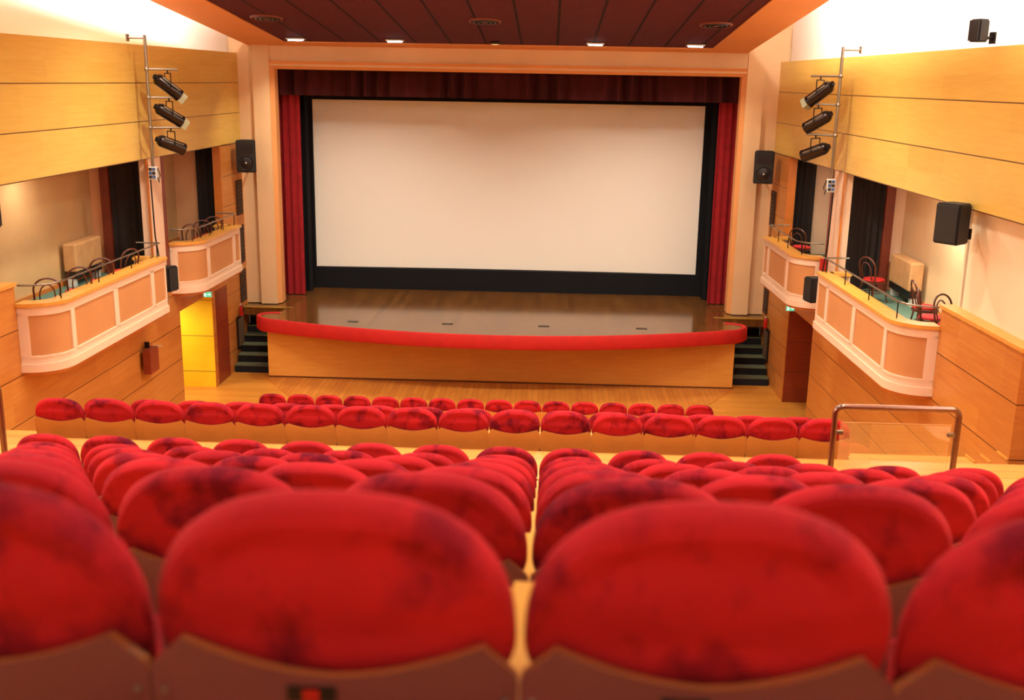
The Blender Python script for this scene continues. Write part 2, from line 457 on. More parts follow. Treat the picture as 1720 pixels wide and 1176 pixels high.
# ------------------------------------------------------------------ stage house
bm = bm_new()
box(bm, XC-7, XC+7, 28.4, 28.5, 1.2, 9); box(bm, XC-7.1, XC-7, 25.35, 28.5, 1.2, 9); box(bm, XC+7, XC+7.1, 25.35, 28.5, 1.2, 9)
box(bm, XC-7, XC+7, 25.35, 28.5, 9, 9.1)
struct(obj('wall_stage_house', bm, M['black']))

# stage: thing with parts
stage = thing('stage', 'raised wooden stage with bowed red velvet apron edge below the cinema screen', 'stage', (XC, 23.3, 0))
def apron_pts(off=0, z=0):
    pts = []
    n = 40
    for i in range(n+1):
        u = -1+2*i/n; x = 5.28*u
        y = 22.08+1.10*u*u
        pts.append((x, y))
    # rounded ends
    L = [(-5.42, 23.32), (-5.50, 23.5), (-5.46, 23.66), (-5.32, 23.76), (-5.1, 23.8)]
    Rr = [(-x, y) for x, y in L]
    return L[::-1]+pts+Rr
ap = apron_pts()
bm = bm_new()
top = [bm.verts.new((x, y-23.3, 1.4)) for x, y in ap]
bot = [bm.verts.new((x, y-23.3, 1.30)) for x, y in ap]
ext = [(5.1, 24.46), (4.93, 24.46), (4.93, 25.3), (6.9, 25.3), (6.9, 28.4), (-6.9, 28.4), (-6.9, 25.3), (-4.93, 25.3), (-4.93, 24.46), (-5.1, 24.46)]
top += [bm.verts.new((x, y-23.3, 1.4)) for x, y in ext]; bot += [bm.verts.new((x, y-23.3, 1.30)) for x, y in ext]
bm.faces.new(top); bm.faces.new(bot[::-1])
for i in range(len(top)): bm.faces.new((top[i], bot[i], bot[(i+1) % len(top)], top[(i+1) % len(top)]))
obj('stage_floor', bm, M['stage_floor'], stage)
bm = bm_new()
prof = [(-.035, 1.41), (.05, 1.425), (.07, 1.40), (.075, 1.14), (.05, 1.11), (-.035, 1.12)]
rings = []
for i, (x, y) in enumerate(ap):
    a = V(ap[max(i-1, 0)]); b = V(ap[min(i+1, len(ap)-1)]); t = (b-a).normalized(); nrm = V((t.y, -t.x))
    rings.append([bm.verts.new((x+nrm.x*d, y+nrm.y*d-23.3, z)) for d, z in prof])
for A, B in zip(rings, rings[1:]):
    for k in range(len(prof)): bm.faces.new((A[k], A[(k+1) % 6], B[(k+1) % 6], B[k]))
bm.faces.new(rings[0]); bm.faces.new(rings[-1][::-1])
f = obj('apron_edge', bm, M['fascia'], stage, True); f['label'] = 'red velvet covered apron edge'
bm = bm_new(); box(bm, -5.28, 5.28, .0, .12, 0.0, 1.29); box(bm, -5.28, -5.16, .12, 1.6, 0, 1.29); box(bm, 5.16, 5.28, .12, 1.6, 0, 1.29)
obj('front_panel', bm, M['stage_front'], stage)
for x in (-4.3, -2.18, -.03, 2.14):
    bm = bm_new(); box(bm, x-XC-.12, x-XC+.12, -.24, -.13, 1.4, 1.408)
    obj('floor_socket_cover', bm, M['foot'], stage)

# stairs each side
for s in (-1, 1):
    st = thing('stage_stairs', 'dark green carpeted stairs up to the stage on the %s of the apron' % LR[s], 'stairs', (XC+s*5.75, 23.66, 0), 0, 'stairs beside the stage')
    hw = .41
    for k in range(6):
        y1 = .28*k+.31 if k < 5 else 1.58
        bm = bm_new(); box(bm, -hw, hw, .28*k, y1, .175*k, .175*(k+1)-.02); box(bm, -hw, hw, .28*k-.015, y1, .175*(k+1)-.02, .175*(k+1), 1)
        obj('step', bm, [M['stair'], M['tread']], st)
    # little stepped wooden cheek by the stage
    bm = bm_new()
    xo = -s*(.42+.03)
    for k in range(3): box(bm, xo-.025, xo+.025, -.1+.28*k, .18+.28*k, 0, .25+.18*k)
    obj('side_cheek', bm, M['frame_wood'], st)

# ------------------------------------------------------------------ screen, curtains
scr = thing('cinema_screen', 'wide white cinema screen hung above the stage in black masking', 'screen', (XC-.045, 27.0, 1.96))
bm = bm_new()
nx, ny = 24, 8; W2, H2 = 4.87, 4.2
g = [[bm.verts.new(((-1+2*i/nx)*W2, -.12*(1-((-1+2*i/nx))**2)*-1, H2*j/ny)) for i in range(nx+1)] for j in range(ny+1)]
for j in range(ny):
    for i in range(nx): bm.faces.new((g[j][i], g[j][i+1], g[j+1][i+1], g[j+1][i]))
r = bmesh.ops.extrude_face_region(bm, geom=bm.faces[:])
bmesh.ops.translate(bm, vec=(0, .02, 0), verts=[x for x in r['geom'] if isinstance(x, bmesh.types.BMVert)])
obj('screen_sheet', bm, M['screen'], scr, True)
bm = bm_new()
box(bm, -5.6, -4.885, -.02, .10, -.55, 4.6); box(bm, 4.885, 5.6, -.02, .10, -.55, 4.6)
box(bm, -4.885, 4.885, .0, .10, 4.21, 5.0); box(bm, -4.885, 4.885, -.02, .10, -.56, -.012)
obj('masking_frame', bm, M['black'], scr)

def drape(bm, x0, x1, y, z0, z1, amp, wl, seed=0, nz=2, axis='x', thick=.012):
    rnd = random.Random(seed); n = int(abs(x1-x0)/wl*8)+8; ph = rnd.random()*6
    off = []; a = ph
    for i in range(n+1):
        a += 2*PI/8*(.65+.7*rnd.random()); off.append(amp*math.sin(a)*(.6+.4*math.sin(i*.13+ph)))
    rows = []
    for layer in (0, thick):
        rr = []
        for j in range(nz+1):
            z = z0+(z1-z0)*j/nz; f = 1.15-.3*j/nz
            rr.append([bm.verts.new(((x0+(x1-x0)*i/n), y+off[i]*f+layer, z) if axis == 'x' else (y+off[i]*f+layer, x0+(x1-x0)*i/n, z)) for i in range(n+1)])
        rows.append(rr)
    for li, rr in enumerate(rows):
        for j in range(nz):
            for i in range(n): bm.faces.new((rr[j][i], rr[j][i+1], rr[j+1][i+1], rr[j+1][i]))
    a, b = rows
    for i in range(n):
        bm.faces.new((a[0][i], a[0][i+1], b[0][i+1], b[0][i])); bm.faces.new((a[-1][i], a[-1][i+1], b[-1][i+1], b[-1][i]))
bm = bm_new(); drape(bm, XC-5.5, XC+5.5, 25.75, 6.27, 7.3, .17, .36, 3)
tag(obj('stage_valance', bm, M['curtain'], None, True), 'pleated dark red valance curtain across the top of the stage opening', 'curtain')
for s in (-1, 1):
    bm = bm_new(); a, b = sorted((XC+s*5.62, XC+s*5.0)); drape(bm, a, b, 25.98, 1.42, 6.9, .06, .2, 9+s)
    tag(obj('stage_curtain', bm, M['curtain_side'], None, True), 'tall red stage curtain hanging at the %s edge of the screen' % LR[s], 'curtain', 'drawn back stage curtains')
    bm = bm_new(); a, b = sorted((XC+s*6.1, XC+s*4.92)); drape(bm, a, b, 26.5, 1.42, 8.0, .05, .2, 19+s)
    tag(obj('black_masking_drape', bm, M['black'], None, True), 'black drape between the red curtain and the screen, %s side' % LR[s], 'curtain', 'black stage drapes')
bm = bm_new(); drape(bm, XC-6.5, XC+6.5, 27.4, 1.42, 8.5, .05, .3, 5)
tag(obj('stage_backdrop', bm, M['black'], None, True), 'black backdrop curtain behind and below the cinema screen', 'curtain')

# ------------------------------------------------------------------ ceiling fixtures
for xx, nm in ((-5.53, 'leftmost'), (-3.38, 'second from the left'), (.92, 'third from the left'), (3.05, 'rightmost')):
    t = thing('ceiling_light', 'bright ceiling light at the stage end, %s of the four lit ones' % nm.replace(' from the', ' from'), 'light', (xx, 23.72, zc(23.72)+.02), 0, 'ceiling lights above the stage edge')
    bxo('housing', (-.19, .19, -.15, .15, -.03, 0), M['wht'], t)
    bm = bm_new(); hexa(bm, [(-.15, -.11, -.06), (.15, -.11, -.06), (.15, .11, -.035), (-.15, .11, -.035), (-.15, -.11, -.03), (.15, -.11, -.03), (.15, .11, -.03), (-.15, .11, -.03)])
    obj('diffuser', bm, M['lamp'], t)
t = thing('ceiling_fitting', 'small dim round fitting at the middle of the stage end of the ceiling', 'light', (-1.23, 23.8, zc(23.8)+.02))
bm = bm_new(); lathe(bm, [(0, -.05), (.10, -.05), (.13, 0)], 16); obj('trim_ring', bm, M['darkmetal'], t, True)
bm = bm_new(); lathe(bm, [(0, -.062), (.085, -.055), (.085, -.05)], 16); obj('lens', bm, M['dim_lamp'], t, True)
for xx, nm in ((-5.73+.35, 'left'), (-1.27, 'middle'), (3.13-.1, 'right')):
    t = thing('ceiling_vent', 'dark round air vent set into the brown ceiling tiles, %s of three' % nm, 'vent', (xx, 20.75, zc(20.75)+.018), 0, 'round vents in the ceiling')
    t.rotation_euler = (math.atan(-.092), 0, 0)
    for i, (r0, r1, z) in enumerate(((.27, .30, -.035), (.19, .22, -.045), (.11, .14, -.05))):
        bm = bm_new(); lathe(bm, [(r0, 0), (r0, z), (r1, z), (r1+.01, 0)], 28); obj('ring', bm, M['red_frame'] if i == 0 else M['darkmetal'], t, True)
    bm = bm_new(); lathe(bm, [(0, -.05), (.06, -.045), (.06, -.01)], 16); obj('hub', bm, M['red_frame'], t, True)
    bm = bm_new(); lathe(bm, [(0, -.012), (.27, -.012), (.27, 0)], 24); obj('duct_plate', bm, M['black'], t)
for i, yy in enumerate((-1.0, 4.0, 9.0, 14.0, 17.2)):  # housings for the added downlights, all out of view
    for j, xx in enumerate((-5.0, -2.35, .3, 2.95)):
        t = tag(bxo('ceiling_downlight', (xx-.26, xx+.26, yy-.16, yy+.16, zc(yy)-.02, zc(yy)+.05), M['wht']),
                'recessed ceiling downlight over the %s, %s of four across' % (('back row', 'nearest seats', 'cross aisle', 'lower seats', 'front seats')[i], ('leftmost', 'second from the left', 'third from the left', 'rightmost')[j]), 'light', 'recessed downlights over the seats')
for s, cx in ((-1, -6.75), (1, 4.3)):
    bm = bm_new(); raft(bm, cx-.03, cx+.03, -2, 24.4, .15, .19)
    tag(obj('cove_light', bm, M['cove']), 'long cove light strip lying on the %s edge of the dropped ceiling' % LR[s], 'light')

# ------------------------------------------------------------------ balconies
def path_pts(s, pts): return [V((WX(s, o, y), y, 0)) for o, y in pts]
def ribbon(bm, P2, z0, z1, d0, d1, s, closed=False):
    """wall following plan polyline P2, from offset d0 (outer face, hall side) to d1"""
    ring = []
    n = len(P2)
    for i, p in enumerate(P2):
        a = P2[max(i-1, 0)]; b = P2[min(i+1, n-1)]; t = (b-a); t.z = 0; t.normalize()
        nm = V((t.y, -t.x, 0))
        if nm.x*(-s) < 0 and abs(nm.x) > .2: nm = -nm
        elif abs(nm.x) <= .2 and nm.y > 0: nm = -nm
        ring.append([bm.verts.new((p.x+nm.x*d, p.y+nm.y*d, z)) for d, z in ((d0, z0), (d0, z1), (d1, z1), (d1, z0))])
    for A, B in zip(ring, ring[1:]):
        for k in range(4): bm.faces.new((A[k], A[(k+1) % 4], B[(k+1) % 4], B[k]))
    bm.faces.new(ring[0]); bm.faces.new(ring[-1][::-1])
def off_pts(P2, d, s, z):
    out = []; n = len(P2)
    for i, p in enumerate(P2):
        a = P2[max(i-1, 0)]; b = P2[min(i+1, n-1)]; t = (b-a); t.z = 0; t.normalize(); nm = V((t.y, -t.x, 0))
        if nm.x*(-s) < 0 and abs(nm.x) > .2: nm = -nm
        elif abs(nm.x) <= .2 and nm.y > 0: nm = -nm
        out.append(V((p.x+nm.x*d, p.y+nm.y*d, z)))
    return out
def balcony(s, y0, y1, stiles, label, R=.46, O=-.5):
    base = thing('balcony', label, 'balcony', (WX(s, 0, (y0+y1)/2), (y0+y1)/2, 2.52), 0, 'projecting balconies on the side walls')
    inv = Matrix.Translation(-base.location)
    arc = []
    for k in range(11):
        a = PI/2*k/10
        arc.append((-(abs(O)-R)-R*math.sin(a) if k else -(abs(O)-R), y0+R-R*math.cos(a)))
    pl = [(.0, y0)]+arc
    n = 14
    for k in range(1, n+1): pl.append((O, y0+R+(y1-y0-R)*k/n))
    PP = path_pts(s, pl)
    def fin(name, bm, mat, par=base, sm=True, lab=None):
        bmesh.ops.transform(bm, matrix=inv, verts=bm.verts[:]); o = obj(name, bm, mat, par, sm)
        if lab: o['label'] = lab
        return o
    Z0, Z1 = 2.55, 3.50
    bm = bm_new(); ribbon(bm, PP, Z0, Z1, .0, -.08, s)
    # return to the wall at the far end
    slab(bm, s, O+.08, 0, y1-.08, y1, Z0, Z1)
    # raised frame: rails, stiles
    ribbon(bm, PP, Z1-.13, Z1, .03, -.01, s); ribbon(bm, PP, Z0+.12, Z0+.22, .03, -.01, s)
    ribbon(bm, PP, Z0, Z0+.12, .055, -.01, s)
    # arc-length helper
    cum = [0]
    for a, b in zip(PP, PP[1:]): cum.append(cum[-1]+(b-a).length)
    def sub(l0, l1):
        pts = []
        def at(l):
            for i in range(len(cum)-1):
                if l <= cum[i+1]+1e-6: t = (l-cum[i])/(cum[i+1]-cum[i]); return PP[i].lerp(PP[i+1], t)
            return PP[-1]
        pts.append(at(l0)); pts += [PP[i] for i in range(len(PP)) if l0+.005 < cum[i] < l1-.005]; pts.append(at(l1)); return pts
    ys = lambda y: cum[11]+(y-(y0+R))
    st = [(0, .14)]+[(ys(a), ys(b)) for a, b in stiles]+[(cum[-1]-.05, cum[-1])]
    for a, b in st: ribbon(bm, sub(a, b), Z0+.2, Z1-.1, .03, -.01, s)
    fin('parapet', bm, M['pink'])
    for (a0, a1), (b0, b1) in zip(st, st[1:]):
        bm = bm_new(); ribbon(bm, sub(a1-.005, b0+.005), Z0+.21, Z1-.12, .008, -.005, s); fin('inset_panel', bm, M['panel'], lab='tan inset panel')
        bm = bm_new(); ribbon(bm, sub(a1-.005, b0+.005), Z0+.205, Z0+.235, .038, -.005, s); fin('panel_sill', bm, M['pink'])
    bm = bm_new(); ribbon(bm, PP, Z1, Z1+.05, .07, -.2, s); slab(bm, s, O+.15, 0.0, y1-.16, y1+.04, Z1, Z1+.05)
    fin('cap_rail', bm, M['beech'], lab='beech cap rail')
    # soffit
    bm = bm_new(); ribbon(bm, PP, Z0-.05, Z0, .02, -.1, s)
    vt = []
    full = PP+[V((WX(s, 0.0, y1), y1, 0))]
    tp = [bm.verts.new((p.x, p.y, Z0-.005)) for p in full]; bt = [bm.verts.new((p.x, p.y, Z0-.045)) for p in full]
    bm.faces.new(tp); bm.faces.new(bt[::-1])
    for i in range(len(tp)): bm.faces.new((tp[i], bt[i], bt[(i+1) % len(tp)], tp[(i+1) % len(tp)]))
    fin('soffit', bm, M['frame_wood'], sm=False, lab='wooden soffit')
    bm = bm_new()
    full = [p for p in off_pts(PP, -.09, s, 0)][1:]+[V((WX(s, 0.0, y1-.09), y1-.09, 0)), V((WX(s, 0.0, y0+.1), y0+.1, 0))]
    tp = [bm.verts.new((p.x, p.y, LZ)) for p in full]; bt = [bm.verts.new((p.x, p.y, Z0+.01)) for p in full]
    bm.faces.new(tp); bm.faces.new(bt[::-1])
    for i in range(len(tp)): bm.faces.new((tp[i], bt[i], bt[(i+1) % len(tp)], tp[(i+1) % len(tp)]))
    fin('balcony_floor', bm, M['green'], sm=False, lab='green carpeted floor')
    # metal hand rail
    hr = off_pts(PP, -.06, s, Z1+.29)
    hr = [p for p in hr]
    last = hr[-1]; hr = hr[:-1]+[last, V((last.x+s*.42, last.y+.02, last.z))]
    bm = bm_new(); tube(bm, rounded(hr[:-1]+[hr[-1]], .02, 2) if False else hr, .014, 8); rail = fin('handrail', bm, M['metal'], lab='thin metal handrail')
    for fr in (.16, .44, .72, .97):
        l = cum[-1]*fr; p = sub(l, min(l+.02, cum[-1]))[0]
        q2 = off_pts([p, sub(min(l+.05, cum[-1]-.001), cum[-1])[0]] if fr < .96 else [sub(l-.1, l)[0], p], -.06, s, 0)[0 if fr < .96 else 1]
        bm = bm_new(); tube(bm, [(q2.x, q2.y, Z1+.04), (q2.x, q2.y, Z1+.285)], .009, 6); fin('rail_post', bm, M['darkmetal'], rail)
    return base
for s in (-1, 1):
    balcony(s, 14.38, 18.55, [(14.86, 14.98), (16.34, 16.5), (17.86, 18.0)], 'near %s balcony with four tan inset panels and a curved near end' % LR[s])
    balcony(s, 20.2, 22.9, [(20.78, 20.92), (22.4, 22.55)], 'far %s balcony above the side door next to the stage' % LR[s])

# dark curtains in the loggias
for s in (-1, 1):
    for y, o0, o1, nm in ((19.75, .12, .9, 'near'), (23.9, .16, .72, 'far')):
        a, b = sorted((WX(s, o0, y), WX(s, o1, y))); bm = bm_new(); drape(bm, a, b, y, LZ+.02, 5.19, .03, .16, 30+int(y)+s)
        tag(obj('loggia_curtain', bm, M['darkcurt'], None, True), 'charcoal door curtain at the end of the %s %s loggia' % (nm, LR[s]), 'curtain', 'charcoal loggia curtains')

# convector boxes
for s in (-1, 1):
    y0, y1 = (17.75, 18.95)
    t = thing('convector_heater', 'beige wall convector box at the back of the near %s loggia' % LR[s], 'heater', (WX(s, 1.07, 18.8), 18.8, LZ), 0, 'convector boxes in the loggias')
    bxo('casing', (-.12, .12, -.55, .55, .26, .76), M['convector'], t, .03)
    bxo('air_slot', (-.10, .10, -.55, .55, .14, .26), M['plate'], t)
    for yy in (-.5, .5): bxo('foot', (-.06, .06, yy-.06, yy+.06, 0, .14), M['wht'], t)

# ------------------------------------------------------------------ bentwood chairs
def make_chair():
    t = thing('bentwood_chair', '', 'chair')
    bm = bm_new(); lathe(bm, [(0, .455), (.17, .475), (.20, .465), (.21, .44), (.20, .43), (0, .43)], 24); o = obj('seat', bm, M['chairseat'], t, True); o['label'] = 'round red seat pad'
    bm = bm_new(); n = 24
    pr = [(.205, .425), (.225, .425), (.225, .385), (.205, .385), (.205, .425)]; lathe(bm, pr, n); obj('seat_ring', bm, M['chairwood'], t, True)
    def hoop(w_, h, y, z0, r):
        pts = [(-w_*.92, y, z0)]
        for k in range(13):
            a = PI-PI*k/12; pts.append((w_*math.cos(a), y-.10*(.55+.45*math.sin(a)), h-.18+.18*math.sin(a)))
        pts.append((w_*.92, y, z0)); b_ = bm_new(); tube(b_, pts, r, 8); return b_
    obj('back_hoop', hoop(.20, .90, -.15, .40, .016), M['chairwood'], t, True)
    obj('inner_hoop', hoop(.115, .80, -.16, .43, .011), M['chairwood'], t, True)
    for x, y in ((-.15, .14), (.15, .14), (-.15, -.14), (.15, -.14)):
        bm = bm_new(); tube(bm, [(x, y, .41), (x*1.15, y*1.2, .2), (x*1.3, y*1.45, 0)], .015, 8, rr=[.017, .014, .011]); obj('leg', bm, M['chairwood'], t, True)
    bm = bm_new(); tube(bm, [(.17*math.cos(a), .17*math.sin(a), .2) for a in [2*PI*k/16 for k in range(17)]], .009, 6, False); obj('leg_ring', bm, M['chairwood'], t, True)
    return t
def copy_tree(o, parent=None):
    c = o.copy(); COL.objects.link(c)
    if parent: c.parent = parent
    for ch in KIDS[o.name]: copy_tree(ch, c)
    return c
KIDS = {}
def index(o):
    ch = [x for x in bpy.data.objects if x.parent == o]; KIDS[o.name] = ch
    for c in ch: index(c)
ch0 = make_chair(); index(ch0); used = False
CH = [(-1, 15.0, -.12, 30, 'bentwood chair by the curved near end of the near left balcony'),
      (-1, 15.95, -.14, 35, 'second bentwood chair from the near end of the near left balcony'),
      (-1, 16.8, -.14, 28, 'bentwood chair before the convector box on the near left balcony'),
      (-1, 17.7, -.13, 60, 'bentwood chair nearest the charcoal curtain on the near left balcony'),
      (-1, 21.0, -.14, 20, 'nearest bentwood chair on the far left balcony'),
      (-1, 21.6, -.14, 25, 'middle bentwood chair on the far left balcony'),
      (-1, 22.2, -.14, 30, 'bentwood chair closest to the stage on the far left balcony'),
      (1, 15.0, .42, -150, 'bentwood chair at the near end of the near right balcony, mostly behind the wood wall'),
      (1, 15.5, .32, -110, 'bentwood chair with bright red seat second from near end of right balcony'),
      (1, 16.25, .5, -95, 'bentwood chair with bright red seat before the right convector box'),
      (1, 18.6, .45, -60, 'bentwood chair in front of the charcoal curtain, near right balcony'),
      (1, 22.3, .1, -40, 'bentwood chair on the far right balcony')]
for s, y, o_, dz, lab in CH:
    c = ch0 if not used else copy_tree(ch0); used = True
    c.location = (WX(s, o_, y), y, LZ); c.rotation_euler = (0, 0, math.radians(dz) if s < 0 else math.radians(dz))
    c.scale = (.9, .9, .9)
    c['label'] = lab; c['group'] = 'bentwood chairs on the balconies'

# ------------------------------------------------------------------ loudspeakers
def speaker(loc, rz, w_, h, d, lab, horn=True, tilt=0, bracket=1, group='black loudspeakers', blen=.25, by=None):
    t = thing('loudspeaker', lab, 'loudspeaker', loc, rz, group); t.rotation_euler = (tilt, 0, rz)
    bm = bm_new(); k = .78
    hexa(bm, [(-w_/2, -d/2, -h/2), (w_/2, -d/2, -h/2), (w_/2*k, d/2, -h/2), (-w_/2*k, d/2, -h/2), (-w_/2, -d/2, h/2), (w_/2, -d/2, h/2), (w_/2*k, d/2, h/2), (-w_/2*k, d/2, h/2)])
    bmesh.ops.bevel(bm, geom=bm.edges[:], offset=.018, segments=2, affect='EDGES'); obj('cabinet', bm, M['speaker'], t, True)
    bxo('grille', (-w_*.43, w_*.43, -d/2-.012, -d/2+.002, -h*.45, h*.45), M['speaker2'], t, .004)
    if horn:
        bm = bm_new(); hexa(bm, [(-w_*.34, -d/2-.02, h*.1), (w_*.34, -d/2-.02, h*.1), (w_*.1, -d/2-.008, h*.18), (-w_*.1, -d/2-.008, h*.18), (-w_*.34, -d/2-.02, h*.38), (w_*.34, -d/2-.02, h*.38), (w_*.1, -d/2-.008, h*.3), (-w_*.1, -d/2-.008, h*.3)])
        obj('horn', bm, M['plate'], t)
        bm = bm_new(); lathe(bm, [(0, .03), (w_*.1, .025), (w_*.33, .0), (w_*.36, .015), (w_*.37, 0)], 20)
        bmesh.ops.rotate(bm, cent=(0, 0, 0), matrix=Matrix.Rotation(PI/2, 3, 'X'), verts=bm.verts[:]); bmesh.ops.translate(bm, vec=(0, -d/2-.01, -h*.2), verts=bm.verts[:])
        obj('woofer', bm, M['plate'], t, True)
        bm = bm_new(); bmesh.ops.create_uvsphere(bm, u_segments=10, v_segments=6, radius=.02); bmesh.ops.translate(bm, vec=(0, -d/2-.045, -h*.2), verts=bm.verts[:]); obj('dust_cap', bm, M['wht'], t, True)
    if bracket:
        bm = bm_new(); tube(bm, [(0, d/2-.02, -h*.3), (0, d/2+blen, -h*.3)], .018, 8); box(bm, -.05, .05, d/2+blen-.01, d/2+blen+.01, -h*.3-.07, -h*.3+.07); obj('bracket', bm, M['darkmetal'], t)
    return t
speaker((-6.87, 24.3, 4.93), math.radians(8), .44, .72, .36, 'black loudspeaker with horn mounted left of the stage opening', blen=.42)
speaker((4.80, 24.3, 4.91), math.radians(-8), .44, .72, .36, 'black loudspeaker with horn mounted right of the stage opening', blen=.42)
speaker((WX(-1, -.30, 19.2), 19.2, 3.03), math.radians(75), .30, .46, .26, 'small black loudspeaker hanging at the end of the near left balcony', False, blen=.14)
speaker((WX(1, -.30, 19.6), 19.6, 3.03), math.radians(-75), .30, .46, .26, 'small black loudspeaker at the end of the near right balcony', False, blen=.14)
speaker((WX(1, -.2, 13.8), 13.8, 5.02), math.radians(-55), .36, .52, .30, 'black loudspeaker below the wood band above the near right balcony', False, blen=.18)
speaker((WX(-1, -.22, 13.35), 13.35, 5.02), math.radians(55), .36, .52, .30, 'black loudspeaker cut by the left picture edge above the near balcony', False, blen=.18)
speaker((WX(1, -.22, 13.65), 13.65, 7.38), math.radians(-70), .19, .27, .17, 'small dark loudspeaker above the right wood band before the bright wall', False, blen=.12)
# hanging rods of the two small speakers
for s, y in ((-1, 19.2), (1, 19.6)):
    bm = bm_new(); tube(bm, [(WX(s, -.19, y), y, 3.2), (WX(s, -.12, y), y, 3.8), (WX(s, -.1, y), y, 4.95)], .014, 6)
    tag(obj('hanging_cable', bm, M['darkmetal']), 'dark cable rod running down the %s column to the small loudspeaker' % LR[s], 'cable')
bm = bm_new(); tube(bm, [(WX(-1, -.03, 13.5), 13.5, 3.86), (WX(-1, -.03, 13.5), 13.5, 4.80)], .012, 6)
tag(obj('wall_cable', bm, M['darkmetal']), 'dark cable down the wall below the loudspeaker at the left picture edge', 'cable')

# ------------------------------------------------------------------ lighting poles and spotlights
def spot(loc, d, lab, gel, s):
    t = thing('stage_spotlight', lab, 'spotlight', loc, 0, 'stage spotlights on the wall poles')
    d = V(d).normalized(); q = d.to_track_quat('Z', 'Y').to_matrix()
    def fin(name, bm, mat, sm=True, par=t):
        bmesh.ops.rotate(bm, cent=(0, 0, 0), matrix=q, verts=bm.verts[:]); return obj(name, bm, mat, par, sm)
    bm = bm_new(); lathe(bm, [(0, -.26), (.08, -.26), (.105, -.22), (.11, .2), (.115, .24), (.10, .24), (.095, .18), (0, .17)], 18)
    body = fin('body', bm, M['spot_body'])
    bm = bm_new()
    for k in range(3):
        a = 2*PI*k/3+.4; box(bm, .10*math.cos(a)-.012, .10*math.cos(a)+.012, .10*math.sin(a)-.012+.0, .10*math.sin(a)+.012, -.2, .18)
    fin('side_rib', bm, M['metal'], False)
    bm = bm_new(); lathe(bm, [(0, -.27), (.05, -.31), (.05, -.25)], 12); fin('rear_cap', bm, M['darkmetal'])
    if gel:
        bm = bm_new(); box(bm, -.085, .085, -.085, .085, .245, .345)
        bmesh.ops.rotate(bm, cent=(0, 0, 0), matrix=Matrix.Rotation(.3, 3, 'Z'), verts=bm.verts[:]); fin('filter_frame', bm, M['spot_gel'], False)
    # yoke (world-vertical)
    bm = bm_new(); side = d.cross(V((0, 0, 1))).normalized()
    a = side*.13; tube(bm, [tuple(a), tuple(a+V((0, 0, .24)))], .010, 6); tube(bm, [tuple(-a), tuple(-a+V((0, 0, .24)))], .010, 6)
    tube(bm, [tuple(a+V((0, 0, .235))), tuple(-a+V((0, 0, .235)))], .010, 6); tube(bm, [(0, 0, .235), (0, 0, .30)], .014, 6)
    obj('yoke', bm, M['darkmetal'], t)
for s in (-1, 1):
    y = 18.85 if s < 0 else 19.1
    px = WX(s, -.3, y)
    t = thing('lighting_pole', 'grey lighting pole with side arms on the %s wood band' % LR[s], 'lighting pole', (px, y, 5.0), 0, 'lighting poles')
    bm = bm_new(); tube(bm, [(0, 0, 0), (0, 0, 2.35)], .028, 10); obj('pole', bm, M['metal'], t, True)
    for z in (2.3,):
        bm = bm_new(); tube(bm, [(0, 0, z), (s*.30, 0, z)], .018, 8); box(bm, s*.30-.01, s*.30+.01, -.06, .06, z-.06, z+.06); obj('wall_bracket', bm, M['metal'], t)
    up = 0 if s < 0 else .08
    ARM = (1.78+up, 1.30+up, .78+up)
    for z in ARM:
        bm = bm_new(); tube(bm, [(0, 0, z), (-s*.42, .35, z)], .018, 8); obj('side_arm', bm, M['metal'], t, True)
        bm = bm_new(); bmesh.ops.create_uvsphere(bm, u_segments=8, v_segments=6, radius=.045); bmesh.ops.translate(bm, vec=(0, 0, z), verts=bm.verts[:]); obj('clamp', bm, M['metal'], t, True)
    zs = (('topmost', 1.48+up, True), ('middle', 1.0+up, s < 0), ('lowest', .48+up, False))
    for (nm, z, gel), dd in zip(zs, ((-s*.62, .55, -.62), (-s*.62, .6, -.50), (-s*.62, .7, -.36))):
        spot((px-s*.28, y+.23, 5.0+z), dd, '%s of three black spotlights on the %s wall pole' % (nm, LR[s]), gel, s)
    t = thing('socket_box', 'small multi socket box below the %s lighting pole' % LR[s], 'socket box', (px, y, 4.88), 0, 'lighting socket boxes'); t.scale = (.8, .8, .85)
    bxo('housing', (-.09, .09, -.05, .05, 0, .27), M['wht'], t, .01)
    for i in range(3):
        for j in (0, 1):
            bm = bm_new(); box(bm, -.075+j*.08, -.015+j*.08, -.075, -.05, .03+i*.08, .085+i*.08); obj('socket', bm, M['blue'] if (i+j) % 2 else M['plate'], t)
    bm = bm_new(); tube(bm, [(-s*.11, -.02, .24), (-s*.16, -.03, .1), (-s*.13, -.02, -.06), (-s*.10, -.02, .05)], .014, 6); obj('cable_loop', bm, M['darkmetal'], t, True)
    bxo('mount', (-.02, .02, -.03, .03, .26, .29), M['metal'], t)

